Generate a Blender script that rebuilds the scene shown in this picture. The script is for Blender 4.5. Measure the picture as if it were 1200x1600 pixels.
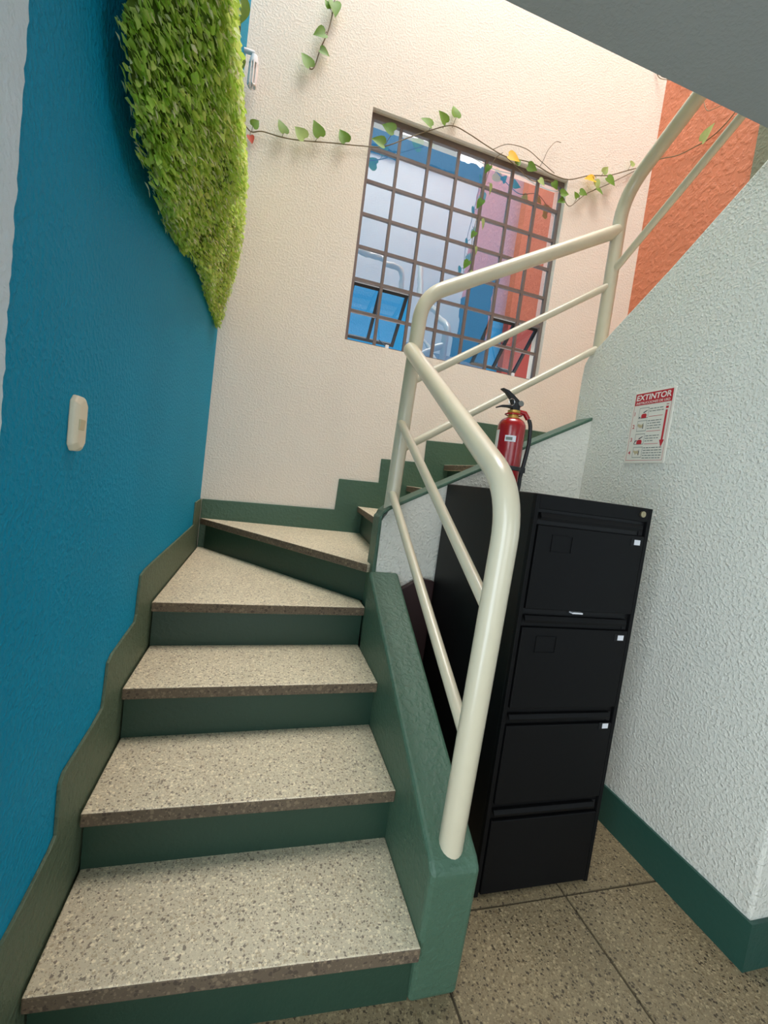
import bpy, bmesh, math, random
from mathutils import Vector, Matrix, Quaternion
random.seed(7)
scene = bpy.context.scene
col = scene.collection
for o in list(bpy.data.objects):
    bpy.data.objects.remove(o, do_unlink=True)

# ------------------------------------------------------------------ camera
cam = bpy.data.cameras.new('camera')
cam.sensor_fit = 'HORIZONTAL'; cam.sensor_width = 36.0
cam.lens = 36.0 * 680.97 / 1200.0
cam.clip_start = 0.02
cam_o = bpy.data.objects.new('camera', cam); col.objects.link(cam_o)
RIGHT = Vector((0.95586037, -0.26278577, 0.13143283))
UP = Vector((-0.10747596, 0.10361278, 0.98879387))
FWD = Vector((0.27345908, 0.95927474, -0.07079619))
M = Matrix.Identity(4)
for i in range(3):
    M[i][0] = RIGHT[i]; M[i][1] = UP[i]; M[i][2] = -FWD[i]
M.translation = Vector((0.34649188, 0.0, 1.23841737))
cam_o.matrix_world = M
scene.camera = cam_o

# ------------------------------------------------------------------ world (pale hazy sky)
world = bpy.data.worlds.new('sky'); scene.world = world
world.use_nodes = True
wn, wl = world.node_tree.nodes, world.node_tree.links
wn.clear()
w_out = wn.new('ShaderNodeOutputWorld'); w_bg = wn.new('ShaderNodeBackground')
w_tc = wn.new('ShaderNodeTexCoord'); w_noise = wn.new('ShaderNodeTexNoise'); w_ramp = wn.new('ShaderNodeValToRGB')
w_noise.inputs['Scale'].default_value = 2.2; w_noise.inputs['Detail'].default_value = 5
w_ramp.color_ramp.elements[0].position = 0.35; w_ramp.color_ramp.elements[0].color = (0.80, 0.90, 1.0, 1)
w_ramp.color_ramp.elements[1].position = 0.60; w_ramp.color_ramp.elements[1].color = (1.0, 0.97, 0.93, 1)
wl.new(w_tc.outputs['Generated'], w_noise.inputs['Vector'])
wl.new(w_noise.outputs['Fac'], w_ramp.inputs['Fac'])
wl.new(w_ramp.outputs['Color'], w_bg.inputs['Color'])
w_bg.inputs['Strength'].default_value = 3.0
wl.new(w_bg.outputs['Background'], w_out.inputs['Surface'])

def area(name, loc, direction, sx, sy, power, colour):
    l = bpy.data.lights.new(name, 'AREA'); l.shape = 'RECTANGLE'; l.size = sx; l.size_y = sy
    l.energy = power; l.color = colour
    o = bpy.data.objects.new(name, l); col.objects.link(o); o.location = loc
    o.rotation_euler = Vector(direction).to_track_quat('-Z', 'Y').to_euler()
    return o
# daylight coming down the open stairwell, plus two added lamps in the unseen hall
area('skylight_daylight', (1.4, 1.3, 8.4), (0.0, 0.06, -1), 2.6, 2.6, 330, (1.0, 0.97, 0.92))
area('side_fill', (-0.08, -0.35, 1.02), (1, 0.12, 0), 1.1, 1.95, 16, (0.60, 0.82, 1.0))  # unseen side doorway assumed; lamp added for bluish light on the right wall
area('hall_fill', (3.45, -1.0, 1.30), (-1, 0.25, 0.05), 1.3, 1.3, 12, (0.76, 0.90, 1.0))  # added lamp with no window behind it, brightens the pale left wall

scene.view_settings.view_transform = 'Standard'
scene.view_settings.look = 'None'
scene.view_settings.gamma = 1.0
scene.view_settings.use_curve_mapping = False
scene.view_settings.exposure = 0.05

# ------------------------------------------------------------------ helpers
def srgb(r, g, b):
    def f(c):
        c /= 255.0
        return c / 12.92 if c <= 0.04045 else ((c + 0.055) / 1.055) ** 2.4
    return (f(r), f(g), f(b), 1.0)

def new_mat(name):
    m = bpy.data.materials.new(name); m.use_nodes = True
    n, l = m.node_tree.nodes, m.node_tree.links
    return m, n, l, n['Principled BSDF']

def plain(name, c, rough=0.5, metal=0.0, vary=0.06, scale=30.0, bump=0.0, bump_scale=200.0, coat=0.0, spec=0.5):
    m, n, l, p = new_mat(name)
    tc = n.new('ShaderNodeTexCoord'); no = n.new('ShaderNodeTexNoise')
    no.inputs['Scale'].default_value = scale; no.inputs['Detail'].default_value = 4
    l.new(tc.outputs['Object'], no.inputs['Vector'])
    mx = n.new('ShaderNodeMix'); mx.data_type = 'RGBA'
    mx.inputs['A'].default_value = tuple(max(0, x * (1 - vary)) for x in c[:3]) + (1,)
    mx.inputs['B'].default_value = tuple(min(1, x * (1 + vary)) for x in c[:3]) + (1,)
    l.new(no.outputs['Fac'], mx.inputs['Factor']); l.new(mx.outputs['Result'], p.inputs['Base Color'])
    p.inputs['Roughness'].default_value = rough; p.inputs['Metallic'].default_value = metal
    p.inputs['Specular IOR Level'].default_value = spec
    if coat: p.inputs['Coat Weight'].default_value = coat; p.inputs['Coat Roughness'].default_value = 0.15
    if bump:
        nb = n.new('ShaderNodeTexNoise'); nb.inputs['Scale'].default_value = bump_scale; nb.inputs['Detail'].default_value = 2
        l.new(tc.outputs['Object'], nb.inputs['Vector'])
        bp = n.new('ShaderNodeBump'); bp.inputs['Strength'].default_value = bump; bp.inputs['Distance'].default_value = 0.002
        l.new(nb.outputs['Fac'], bp.inputs['Height']); l.new(bp.outputs['Normal'], p.inputs['Normal'])
    return m

def stucco(name, c, strength, distance, scale, rough=0.75, vary=0.05, spec=0.35, detail=3, lo=0.42, hi=0.66, blobs=False):
    """painted sprayed plaster: rounded blobs of relief, slight colour variation"""
    m, n, l, p = new_mat(name)
    tc = n.new('ShaderNodeTexCoord')
    big = n.new('ShaderNodeTexNoise'); big.inputs['Scale'].default_value = 2.5; big.inputs['Detail'].default_value = 5
    l.new(tc.outputs['Object'], big.inputs['Vector'])
    mx = n.new('ShaderNodeMix'); mx.data_type = 'RGBA'
    mx.inputs['A'].default_value = tuple(x * (1 - vary) for x in c[:3]) + (1,)
    mx.inputs['B'].default_value = tuple(min(1, x * (1 + vary)) for x in c[:3]) + (1,)
    l.new(big.outputs['Fac'], mx.inputs['Factor']); l.new(mx.outputs['Result'], p.inputs['Base Color'])
    p.inputs['Roughness'].default_value = rough; p.inputs['Specular IOR Level'].default_value = spec
    no = n.new('ShaderNodeTexNoise'); no.inputs['Scale'].default_value = scale; no.inputs['Detail'].default_value = detail
    l.new(tc.outputs['Object'], no.inputs['Vector'])
    if blobs:
        mr = n.new('ShaderNodeMapRange'); mr.interpolation_type = 'SMOOTHSTEP'
        mr.inputs['From Min'].default_value = 0.40; mr.inputs['From Max'].default_value = 0.80
        l.new(no.outputs['Fac'], mr.inputs['Value'])
        m2 = mr
        bp = n.new('ShaderNodeBump'); bp.inputs['Strength'].default_value = strength; bp.inputs['Distance'].default_value = distance
        l.new(m2.outputs['Result'], bp.inputs['Height']); l.new(bp.outputs['Normal'], p.inputs['Normal'])
        return m
    rp = n.new('ShaderNodeValToRGB'); rp.color_ramp.elements[0].position = lo; rp.color_ramp.elements[1].position = hi
    rp.color_ramp.interpolation = 'EASE'
    l.new(no.outputs['Fac'], rp.inputs['Fac'])
    fine = n.new('ShaderNodeTexNoise'); fine.inputs['Scale'].default_value = scale * 3.1; fine.inputs['Detail'].default_value = 2
    l.new(tc.outputs['Object'], fine.inputs['Vector'])
    ad = n.new('ShaderNodeMath'); ad.operation = 'MULTIPLY_ADD'; ad.inputs[1].default_value = 0.35
    l.new(fine.outputs['Fac'], ad.inputs[0]); l.new(rp.outputs['Color'], ad.inputs[2])
    bp = n.new('ShaderNodeBump'); bp.inputs['Strength'].default_value = strength; bp.inputs['Distance'].default_value = distance
    l.new(ad.outputs['Value'], bp.inputs['Height']); l.new(bp.outputs['Normal'], p.inputs['Normal'])
    return m

def terrazzo(name, matrix_c, dark_c, warm_c, scale=95.0, rough=0.45, dark_amt=0.33, grime=0.25):
    m, n, l, p = new_mat(name)
    tc = n.new('ShaderNodeTexCoord')
    def chips(s, thr, seed):
        mp = n.new('ShaderNodeMapping'); mp.inputs['Location'].default_value = (seed, seed * 1.7, seed * 0.3)
        l.new(tc.outputs['Object'], mp.inputs['Vector'])
        dn = n.new('ShaderNodeTexNoise'); dn.inputs['Scale'].default_value = s * 1.4
        l.new(mp.outputs['Vector'], dn.inputs['Vector'])
        va = n.new('ShaderNodeMixRGB'); va.blend_type = 'ADD'; va.inputs['Fac'].default_value = 0.008
        l.new(mp.outputs['Vector'], va.inputs['Color1']); l.new(dn.outputs['Color'], va.inputs['Color2'])
        v = n.new('ShaderNodeTexVoronoi'); v.inputs['Scale'].default_value = s
        l.new(va.outputs['Color'], v.inputs['Vector'])
        sep = n.new('ShaderNodeSeparateColor'); l.new(v.outputs['Color'], sep.inputs['Color'])
        # chip radius varies from cell to cell
        mu = n.new('ShaderNodeMath'); mu.operation = 'MULTIPLY'; mu.inputs[1].default_value = thr
        l.new(sep.outputs['Red'], mu.inputs[0])
        lt = n.new('ShaderNodeMath'); lt.operation = 'LESS_THAN'
        l.new(v.outputs['Distance'], lt.inputs[0]); l.new(mu.outputs['Value'], lt.inputs[1])
        return lt, sep
    m1, s1 = chips(scale, 0.62, 0.0)
    m2, s2 = chips(scale * 1.9, 0.55, 3.1)
    gr = n.new('ShaderNodeTexNoise'); gr.inputs['Scale'].default_value = 5.0; gr.inputs['Detail'].default_value = 6
    l.new(tc.outputs['Object'], gr.inputs['Vector'])
    a = n.new('ShaderNodeMix'); a.data_type = 'RGBA'
    a.inputs['A'].default_value = matrix_c; a.inputs['B'].default_value = tuple(x * (1 - grime) for x in matrix_c[:3]) + (1,)
    l.new(gr.outputs['Fac'], a.inputs['Factor'])
    def tint(sep):
        r = n.new('ShaderNodeValToRGB'); e = r.color_ramp
        e.interpolation = 'CONSTANT'
        e.elements[0].position = 0.0; e.elements[0].color = dark_c
        e.elements[1].position = dark_amt; e.elements[1].color = warm_c
        x = e.elements.new(dark_amt + 0.3); x.color = tuple(min(1, v * 1.18) for v in matrix_c[:3]) + (1,)
        l.new(sep.outputs['Green'], r.inputs['Fac']); return r
    t1, t2 = tint(s1), tint(s2)
    b = n.new('ShaderNodeMix'); b.data_type = 'RGBA'
    l.new(m2.outputs['Value'], b.inputs['Factor']); l.new(a.outputs['Result'], b.inputs['A']); l.new(t2.outputs['Color'], b.inputs['B'])
    c = n.new('ShaderNodeMix'); c.data_type = 'RGBA'
    l.new(m1.outputs['Value'], c.inputs['Factor']); l.new(b.outputs['Result'], c.inputs['A']); l.new(t1.outputs['Color'], c.inputs['B'])
    l.new(c.outputs['Result'], p.inputs['Base Color'])
    p.inputs['Roughness'].default_value = rough
    fb = n.new('ShaderNodeTexNoise'); fb.inputs['Scale'].default_value = 160
    l.new(tc.outputs['Object'], fb.inputs['Vector'])
    bp = n.new('ShaderNodeBump'); bp.inputs['Strength'].default_value = 0.15; bp.inputs['Distance'].default_value = 0.001
    l.new(fb.outputs['Fac'], bp.inputs['Height']); l.new(bp.outputs['Normal'], p.inputs['Normal'])
    return m

def tag(o, label=None, cat=None, group=None, kind=None):
    if label: o['label'] = label
    if cat: o['category'] = cat
    if group: o['group'] = group
    if kind: o['kind'] = kind
    return o

def thing(name, loc, label, cat, group=None):
    o = bpy.data.objects.new(name, None); col.objects.link(o); o.location = loc
    o.empty_display_size = 0.05
    return tag(o, label, cat, group)

def world_loc(o):
    v = Vector((0, 0, 0))
    while o is not None:
        v += o.location; o = o.parent
    return v

def finish(name, bm, mats, parent=None, smooth=False, bevel=0.0, seg=2, kind=None, label=None):
    """link a bmesh, given in world coordinates, as ONE object"""
    bmesh.ops.recalc_face_normals(bm, faces=bm.faces)
    me = bpy.data.meshes.new(name)
    if parent is not None:
        off = world_loc(parent)
        for v in bm.verts: v.co -= off
    bm.to_mesh(me); bm.free()
    for m in (mats if isinstance(mats, (list, tuple)) else [mats]): me.materials.append(m)
    o = bpy.data.objects.new(name, me); col.objects.link(o)
    if parent is not None: o.parent = parent
    if smooth:
        for p in me.polygons: p.use_smooth = True
        try: me.set_sharp_from_angle(angle=math.radians(40))
        except Exception: pass
    if bevel:
        md = o.modifiers.new('bevel', 'BEVEL'); md.width = bevel; md.segments = seg; md.limit_method = 'ANGLE'
        md.angle_limit = math.radians(30)
    if kind: o['kind'] = kind
    if label: o['label'] = label
    return o

def add_box(bm, a, b, mi=0):
    x0, y0, z0 = (min(a[i], b[i]) for i in range(3)); x1, y1, z1 = (max(a[i], b[i]) for i in range(3))
    v = [bm.verts.new(c) for c in ((x0,y0,z0),(x1,y0,z0),(x1,y1,z0),(x0,y1,z0),(x0,y0,z1),(x1,y0,z1),(x1,y1,z1),(x0,y1,z1))]
    fs = [bm.faces.new([v[i] for i in f]) for f in ((0,3,2,1),(4,5,6,7),(0,1,5,4),(1,2,6,5),(2,3,7,6),(3,0,4,7))]
    for f in fs: f.material_index = mi
    return fs

def box(name, a, b, mat, parent=None, **k):
    bm = bmesh.new(); add_box(bm, a, b); return finish(name, bm, mat, parent, **k)

def add_prism(bm, poly, axis, lo, hi, mi=0):
    def pt(p, t):
        return {'x': (t, p[0], p[1]), 'y': (p[0], t, p[1]), 'z': (p[0], p[1], t)}[axis]
    A = [bm.verts.new(pt(p, lo)) for p in poly]; B = [bm.verts.new(pt(p, hi)) for p in poly]
    n = len(poly); out = [bm.faces.new(A), bm.faces.new(B[::-1])]
    for i in range(n): out.append(bm.faces.new((A[i], B[i], B[(i+1) % n], A[(i+1) % n])))
    for f in out: f.material_index = mi
    return out

def prism(name, poly, axis, lo, hi, mat, parent=None, **k):
    bm = bmesh.new(); add_prism(bm, poly, axis, lo, hi); return finish(name, bm, mat, parent, **k)

def smooth_path(pts, radii, n=8):
    """round the corners of a polyline: radii[i] is the set-back at point i"""
    P = [Vector(p) for p in pts]; out = [P[0]]
    for i in range(1, len(P) - 1):
        r = radii[i] if isinstance(radii, (list, tuple)) else radii
        if r <= 0: out.append(P[i]); continue
        a = P[i] + (P[i-1] - P[i]).normalized() * r; b = P[i] + (P[i+1] - P[i]).normalized() * r
        for k in range(n + 1):
            t = k / n; out.append((1-t)**2 * a + 2*t*(1-t) * P[i] + t*t * b)
    out.append(P[-1]); return out

def add_tube(bm, pts, r, seg=14, cap=True, mi=0):
    P = [Vector(p) for p in pts]; rings = []
    t = (P[1] - P[0]).normalized()
    ref = Vector((0, 0, 1)) if abs(t.z) < 0.9 else Vector((1, 0, 0))
    u = t.cross(ref).normalized()
    for i, p in enumerate(P):
        if i == 0: tt = (P[1] - P[0]).normalized()
        elif i == len(P) - 1: tt = (P[-1] - P[-2]).normalized()
        else: tt = ((P[i+1] - p).normalized() + (p - P[i-1]).normalized()).normalized()
        u = (u - tt * u.dot(tt)).normalized(); w = tt.cross(u)
        rr = r[i] if isinstance(r, (list, tuple)) else r
        rings.append([bm.verts.new(p + (u * math.cos(a) + w * math.sin(a)) * rr) for a in (2*math.pi*k/seg for k in range(seg))])
    for A, B in zip(rings, rings[1:]):
        for k in range(seg):
            f = bm.faces.new((A[k], A[(k+1) % seg], B[(k+1) % seg], B[k])); f.smooth = True; f.material_index = mi
    if cap:
        bm.faces.new(rings[0][::-1]).material_index = mi; bm.faces.new(rings[-1]).material_index = mi

def tube(name, pts, r, mat, parent=None, seg=14, **k):
    bm = bmesh.new(); add_tube(bm, pts, r, seg); k.setdefault('smooth', True)
    return finish(name, bm, mat, parent, **k)

def add_lathe(bm, prof, cx, cy, seg=32, mi=0):
    rings = []
    for r, z in prof:
        if r < 1e-6: rings.append([bm.verts.new((cx, cy, z))])
        else: rings.append([bm.verts.new((cx + r*math.cos(2*math.pi*k/seg), cy + r*math.sin(2*math.pi*k/seg), z)) for k in range(seg)])
    for A, B in zip(rings, rings[1:]):
        for k in range(seg):
            a, b = A[k % len(A)], A[(k+1) % len(A)]; c, d = B[(k+1) % len(B)], B[k % len(B)]
            vs = []
            for v in (a, b, c, d):
                if v not in vs: vs.append(v)
            if len(vs) >= 3: bm.faces.new(vs).material_index = mi

def lathe(name, prof, cx, cy, mat, parent=None, seg=32, **k):
    bm = bmesh.new(); add_lathe(bm, prof, cx, cy, seg); k.setdefault('smooth', True)
    return finish(name, bm, mat, parent, **k)

# ------------------------------------------------------------------ materials
M_cream = stucco('cream_stucco', srgb(236, 225, 211), 0.35, 0.003, 85)
M_white = stucco('white_sprayed_stucco', srgb(228, 226, 214), 0.75, 0.0042, 98, rough=0.55, spec=0.4, detail=2.4, blobs=True)
M_blue = stucco('blue_stucco', srgb(8, 148, 186), 0.45, 0.004, 85, rough=0.65, vary=0.08, spec=0.18)
M_pale = stucco('pale_stucco', srgb(220, 234, 242), 0.35, 0.003, 90)
M_orange = stucco('orange_stucco', srgb(206, 122, 88), 0.5, 0.006, 26, rough=0.6, vary=0.07)
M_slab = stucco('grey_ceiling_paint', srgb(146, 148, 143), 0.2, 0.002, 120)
M_green = stucco('green_wall_paint', srgb(68, 98, 79), 0.3, 0.004, 60, rough=0.5, spec=0.5)
M_green_band = stucco('green_skirting_paint', srgb(92, 106, 84), 0.45, 0.004, 60, rough=0.55)
M_green_riser = stucco('green_riser_shaded', srgb(36, 64, 50), 0.15, 0.002, 60, rough=0.45, spec=0.5)  # darkened green: the shade on the risers is put into the colour
M_green_base = stucco('green_baseboard_paint', srgb(36, 78, 68), 0.15, 0.002, 50, rough=0.4, spec=0.5)
M_olive = stucco('olive_plaster', srgb(120, 120, 98), 0.4, 0.004, 50)
M_tread = terrazzo('terrazzo_tread', srgb(216, 204, 176), srgb(134, 122, 106), srgb(180, 164, 136), scale=150)
M_edge = terrazzo('terrazzo_dark_edge', srgb(116, 100, 80), srgb(78, 66, 54), srgb(98, 84, 68), rough=0.8, grime=0.5)  # front edges: darker and rougher than the tread tops
M_tile = terrazzo('terrazzo_tile', srgb(156, 138, 106), srgb(78, 66, 50), srgb(122, 104, 76), scale=130, rough=0.5, grime=0.45)
M_grout = plain('dark_grout', srgb(84, 74, 58), 0.9)
M_rail = plain('cream_gloss_paint', srgb(206, 197, 171), 0.28, vary=0.04, scale=18, coat=0.4, bump=0.12, bump_scale=45)
M_black = plain('black_enamel', srgb(10, 10, 11), 0.6, vary=0.15, spec=0.2, bump=0.05, bump_scale=400)
M_black_body = plain('black_enamel_side', srgb(13, 12, 12), 0.5, vary=0.15, spec=0.3)
M_matt_black = plain('black_recess', srgb(6, 6, 7), 0.8)  # near-black for handle recesses and tag holders
M_paper = plain('white_paper', srgb(225, 225, 228), 0.7)
M_brass = plain('aged_brass', srgb(150, 138, 108), 0.35, metal=0.8)
M_maroon = plain('maroon_board', srgb(40, 13, 12), 0.5, vary=0.2)
M_red = plain('red_enamel', srgb(156, 16, 22), 0.25, coat=0.5, vary=0.05)
M_rubber = plain('black_rubber', srgb(26, 26, 28), 0.5)
M_yellow = plain('yellow_brass', srgb(206, 164, 84), 0.35, metal=0.6)
M_chrome = plain('chrome', srgb(215, 215, 215), 0.2, metal=1.0)
M_steel_bar = plain('grey_brown_steel', srgb(112, 98, 92), 0.5, vary=0.12)
M_sash = plain('black_steel', srgb(30, 28, 30), 0.45)
M_switch = plain('ivory_plastic', srgb(236, 224, 196), 0.35)
M_switch2 = plain('aged_ivory_plastic', srgb(214, 198, 158), 0.4)
M_sign = plain('cream_sign_board', srgb(232, 226, 212), 0.4, vary=0.02)
M_print_red = plain('red_print', srgb(190, 32, 44), 0.5, vary=0.03)
M_print_white = plain('white_print', srgb(240, 232, 222), 0.5, vary=0.03)
M_print_grey = plain('grey_print', srgb(120, 126, 118), 0.6, vary=0.05)
M_print_tan = plain('tan_print', srgb(196, 178, 140), 0.6, vary=0.05)
M_print_dark = plain('dark_print', srgb(50, 54, 54), 0.6, vary=0.05)
M_bulb = plain('white_bulb_glass', srgb(238, 228, 224), 0.25, vary=0.02)
M_outer = stucco('blue_courtyard_paint', srgb(0, 100, 140), 0.3, 0.004, 40, vary=0.06)
M_slab2 = stucco('grey_white_paint', srgb(206, 206, 200), 0.2, 0.002, 90)
M_pier = stucco('terracotta_courtyard_paint', srgb(124, 46, 38), 0.3, 0.004, 40)
M_beam = stucco('dark_beam_paint', srgb(48, 62, 70), 0.3, 0.004, 40)
M_stem = plain('vine_stem', srgb(120, 104, 74), 0.6, vary=0.2)

def leaf_mat(name, c, trans=0.45, vary=0.22):
    m, n, l, p = new_mat(name)
    oi = n.new('ShaderNodeObjectInfo'); tc = n.new('ShaderNodeTexCoord')
    no = n.new('ShaderNodeTexNoise'); no.inputs['Scale'].default_value = 28; no.inputs['Detail'].default_value = 3
    l.new(tc.outputs['Object'], no.inputs['Vector'])
    ad = n.new('ShaderNodeMath'); ad.operation = 'MULTIPLY_ADD'; ad.inputs[1].default_value = 0.35
    l.new(oi.outputs['Random'], ad.inputs[0]); l.new(no.outputs['Fac'], ad.inputs[2])
    mx = n.new('ShaderNodeMix'); mx.data_type = 'RGBA'
    mx.inputs['A'].default_value = tuple(x * (1 - vary) for x in c[:3]) + (1,)
    mx.inputs['B'].default_value = tuple(min(1, x * (1 + vary)) for x in c[:3]) + (1,)
    l.new(ad.outputs['Value'], mx.inputs['Factor']); l.new(mx.outputs['Result'], p.inputs['Base Color'])
    p.inputs['Roughness'].default_value = 0.5; p.inputs['Specular IOR Level'].default_value = 0.35
    tr = n.new('ShaderNodeBsdfTranslucent'); l.new(mx.outputs['Result'], tr.inputs['Color'])
    ms = n.new('ShaderNodeMixShader'); ms.inputs['Fac'].default_value = trans
    out = n['Material Output']
    l.new(p.outputs['BSDF'], ms.inputs[1]); l.new(tr.outputs['BSDF'], ms.inputs[2]); l.new(ms.outputs['Shader'], out.inputs['Surface'])
    return m
M_leaf = [leaf_mat('leaf_green', srgb(204, 232, 116)), leaf_mat('leaf_lime', srgb(222, 241, 138)), leaf_mat('leaf_deep', srgb(172, 211, 86)), leaf_mat('bract_pale', srgb(244, 240, 200)), leaf_mat('leaf_mid', srgb(194, 224, 104))]
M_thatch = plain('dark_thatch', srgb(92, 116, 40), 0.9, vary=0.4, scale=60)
M_pothos = leaf_mat('pothos_green', srgb(106, 142, 52), 0.3)
M_pothos_pale = leaf_mat('pothos_pale', srgb(172, 192, 120), 0.3)
M_pothos_yellow = leaf_mat('pothos_yellow', srgb(236, 186, 48), 0.3, vary=0.1)
M_dry = leaf_mat('dry_red_leaf', srgb(188, 74, 48), 0.2)

def film_glass(name, refl, tintc):
    m, n, l, p = new_mat(name); n.remove(p)
    out = n['Material Output']
    tr = n.new('ShaderNodeBsdfTransparent'); tr.inputs['Color'].default_value = tintc
    gl = n.new('ShaderNodeBsdfGlossy'); gl.inputs['Roughness'].default_value = 0.01; gl.inputs['Color'].default_value = (0.95, 0.97, 1.0, 1)
    tc = n.new('ShaderNodeTexCoord'); no = n.new('ShaderNodeTexNoise'); no.inputs['Scale'].default_value = 9
    l.new(tc.outputs['Object'], no.inputs['Vector'])
    bp = n.new('ShaderNodeBump'); bp.inputs['Strength'].default_value = 0.03; bp.inputs['Distance'].default_value = 0.01
    l.new(no.outputs['Fac'], bp.inputs['Height']); l.new(bp.outputs['Normal'], gl.inputs['Normal'])
    ms = n.new('ShaderNodeMixShader'); ms.inputs['Fac'].default_value = refl
    l.new(tr.outputs['BSDF'], ms.inputs[1]); l.new(gl.outputs['BSDF'], ms.inputs[2]); l.new(ms.outputs['Shader'], out.inputs['Surface'])
    return m
M_glass = film_glass('reflective_window_film', 0.50, (0.80, 0.90, 0.97, 1))
M_glass_vent = film_glass('vent_glass', 0.06, (0.85, 0.93, 0.98, 1))

# ------------------------------------------------------------------ structure
D = 2.80           # back wall plane
RI = 0.175         # riser
def S(o): o['kind'] = 'structure'; return o

# floor with terrazzo tiles
fl = S(box('floor', (-0.2, -2.7, -0.12), (3.6, 2.9, -0.006), M_grout))
TS = 0.486; tile_meshes = {}
def tile_mesh(k):
    bm = bmesh.new(); g = 0.004
    add_box(bm, (g, g, -0.012), (TS - g, TS - g, 0.0))
    bmesh.ops.recalc_face_normals(bm, faces=bm.faces)
    me = bpy.data.meshes.new('floor_tile'); bm.to_mesh(me); bm.free(); me.materials.append(M_tile); return me
tm = tile_mesh(0)
X0 = 1.417 - 3 * TS; Y0 = 1.062 - 8 * TS
for i in range(0, 7):
    for j in range(0, 10):
        x = X0 + i * TS; y = Y0 + j * TS
        if y > 1.3 and x < 0.9: continue
        o = bpy.data.objects.new('floor_tile', tm); col.objects.link(o); o.parent = fl
        o.location = (x, y, random.uniform(-0.0012, 0.0))

# left wall: blue beyond the paint edge, pale before it
S(box('wall_left', (-0.15, 0.70, 0), (0, D + 0.15, 8.5), M_blue))
bm = bmesh.new()
rnd = random.Random(3)
edge = []; z = 0.0
while z < 2.4:
    edge.append((0.706 + rnd.uniform(-0.0028, 0.0032), z)); z += 0.012
add_prism(bm, [(0.25, 0.0)] + edge + [(0.706, 2.4), (0.25, 2.4)], 'x', -0.14, 0.003)
add_box(bm, (-0.14, -2.7, 0.0), (0.003, -0.95, 2.4)); add_box(bm, (-0.14, -0.95, 2.06), (0.003, 0.25, 2.4))  # leaves the assumed doorway open for the side lamp
S(finish('wall_left_front', bm, M_pale))
S(box('wall_left_upper', (-0.15, -0.45, 2.4), (0, 0.70, 6.3), M_pale))

# back wall with the window opening
WX0, WX1, WZ0, WZ1 = 0.742, 2.146, 2.085, 3.468
bm = bmesh.new()
add_box(bm, (0.0, D, 0), (WX0, D + 0.15, 8.5)); add_box(bm, (WX1, D, 0), (3.0, D + 0.15, 8.5))
add_box(bm, (WX0, D, 0), (WX1, D + 0.15, WZ0)); add_box(bm, (WX0, D, WZ1), (WX1, D + 0.15, 8.5))
bmesh.ops.remove_doubles(bm, verts=bm.verts, dist=1e-5)
S(finish('wall_back', bm, M_cream))

# orange outer wall of the top flight, then the olive pier and the unseen end of the landing
S(box('wall_right_outer', (2.82, 0.70, 0), (2.97, D, 8.5), M_orange))
S(box('trim_1', (2.79, 1.90, 1.6), (2.82, 2.012, 8.5), M_olive))
S(box('wall_right_upper', (2.82, -0.45, 4.0), (2.97, 0.70, 6.3), M_orange))
S(box('trim_4', (2.81, -0.45, 2.8), (2.97, 0.70, 4.0), M_beam))  # unseen dark dado, added so the window panes mirror something dark

# right wall: inner parapet of the top flight, rising towards the viewer
S(prism('wall_right', [(0.79, 0), (0.79, 2.69), (0.95, 2.575), (1.144, 2.434), (1.448, 2.222), (1.70, 2.062), (1.775, 2.012), (1.845, 1.972), (1.872, 1.935), (1.878, 1.86), (1.876, 0)], 'x', 1.796, 1.90, M_white, bevel=0.008))
S(box('wall_right_return', (1.901, 0.79, 0), (3.55, 0.90, 2.30), M_white))
S(prism('baseboard_right', [(1.786, 1.752), (1.786, 0.778), (3.5, 0.778), (3.5, 0.789), (1.7955, 0.789), (1.7955, 1.752)], 'z', 0.0, 0.146, M_green_base))

# lower hall behind the viewer: ceiling slab, far walls with the street doorway
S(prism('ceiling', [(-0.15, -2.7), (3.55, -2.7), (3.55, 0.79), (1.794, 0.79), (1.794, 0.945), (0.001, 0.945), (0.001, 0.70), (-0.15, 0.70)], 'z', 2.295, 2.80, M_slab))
S(box('wall_hall_right', (3.5, -2.6, 0), (3.65, 0.79, 2.3), M_pale))
bm = bmesh.new()
add_box(bm, (-0.15, -2.75, 0), (0.15, -2.6, 2.3)); add_box(bm, (1.75, -2.75, 0), (3.6, -2.6, 2.3)); add_box(bm, (0.15, -2.75, 2.15), (1.75, -2.6, 2.3))
S(finish('wall_front', bm, M_pale))

# upper landing wall, seen mirrored in the window panes
S(box('wall_upper_front', (0.0, -0.45, 2.8), (2.82, -0.30, 5.50), M_slab2))
S(box('trim_2', (0.0, -0.47, 5.50), (2.82, -0.26, 5.78), M_beam))

# courtyard walls beyond the window
S(box('wall_courtyard_back', (-2.5, 7.0, 0.5), (7.5, 7.15, 6.6), M_outer))
S(box('wall_courtyard_left', (-2.65, 2.95, 0.5), (-2.5, 7.15, 6.6), M_outer))
S(box('wall_courtyard_right', (7.5, 2.95, 0.5), (7.65, 7.15, 6.6), M_outer))

S(box('trim_3', (4.02, 6.82, 0.5), (4.52, 7.0, 6.6), M_pier))

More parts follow.
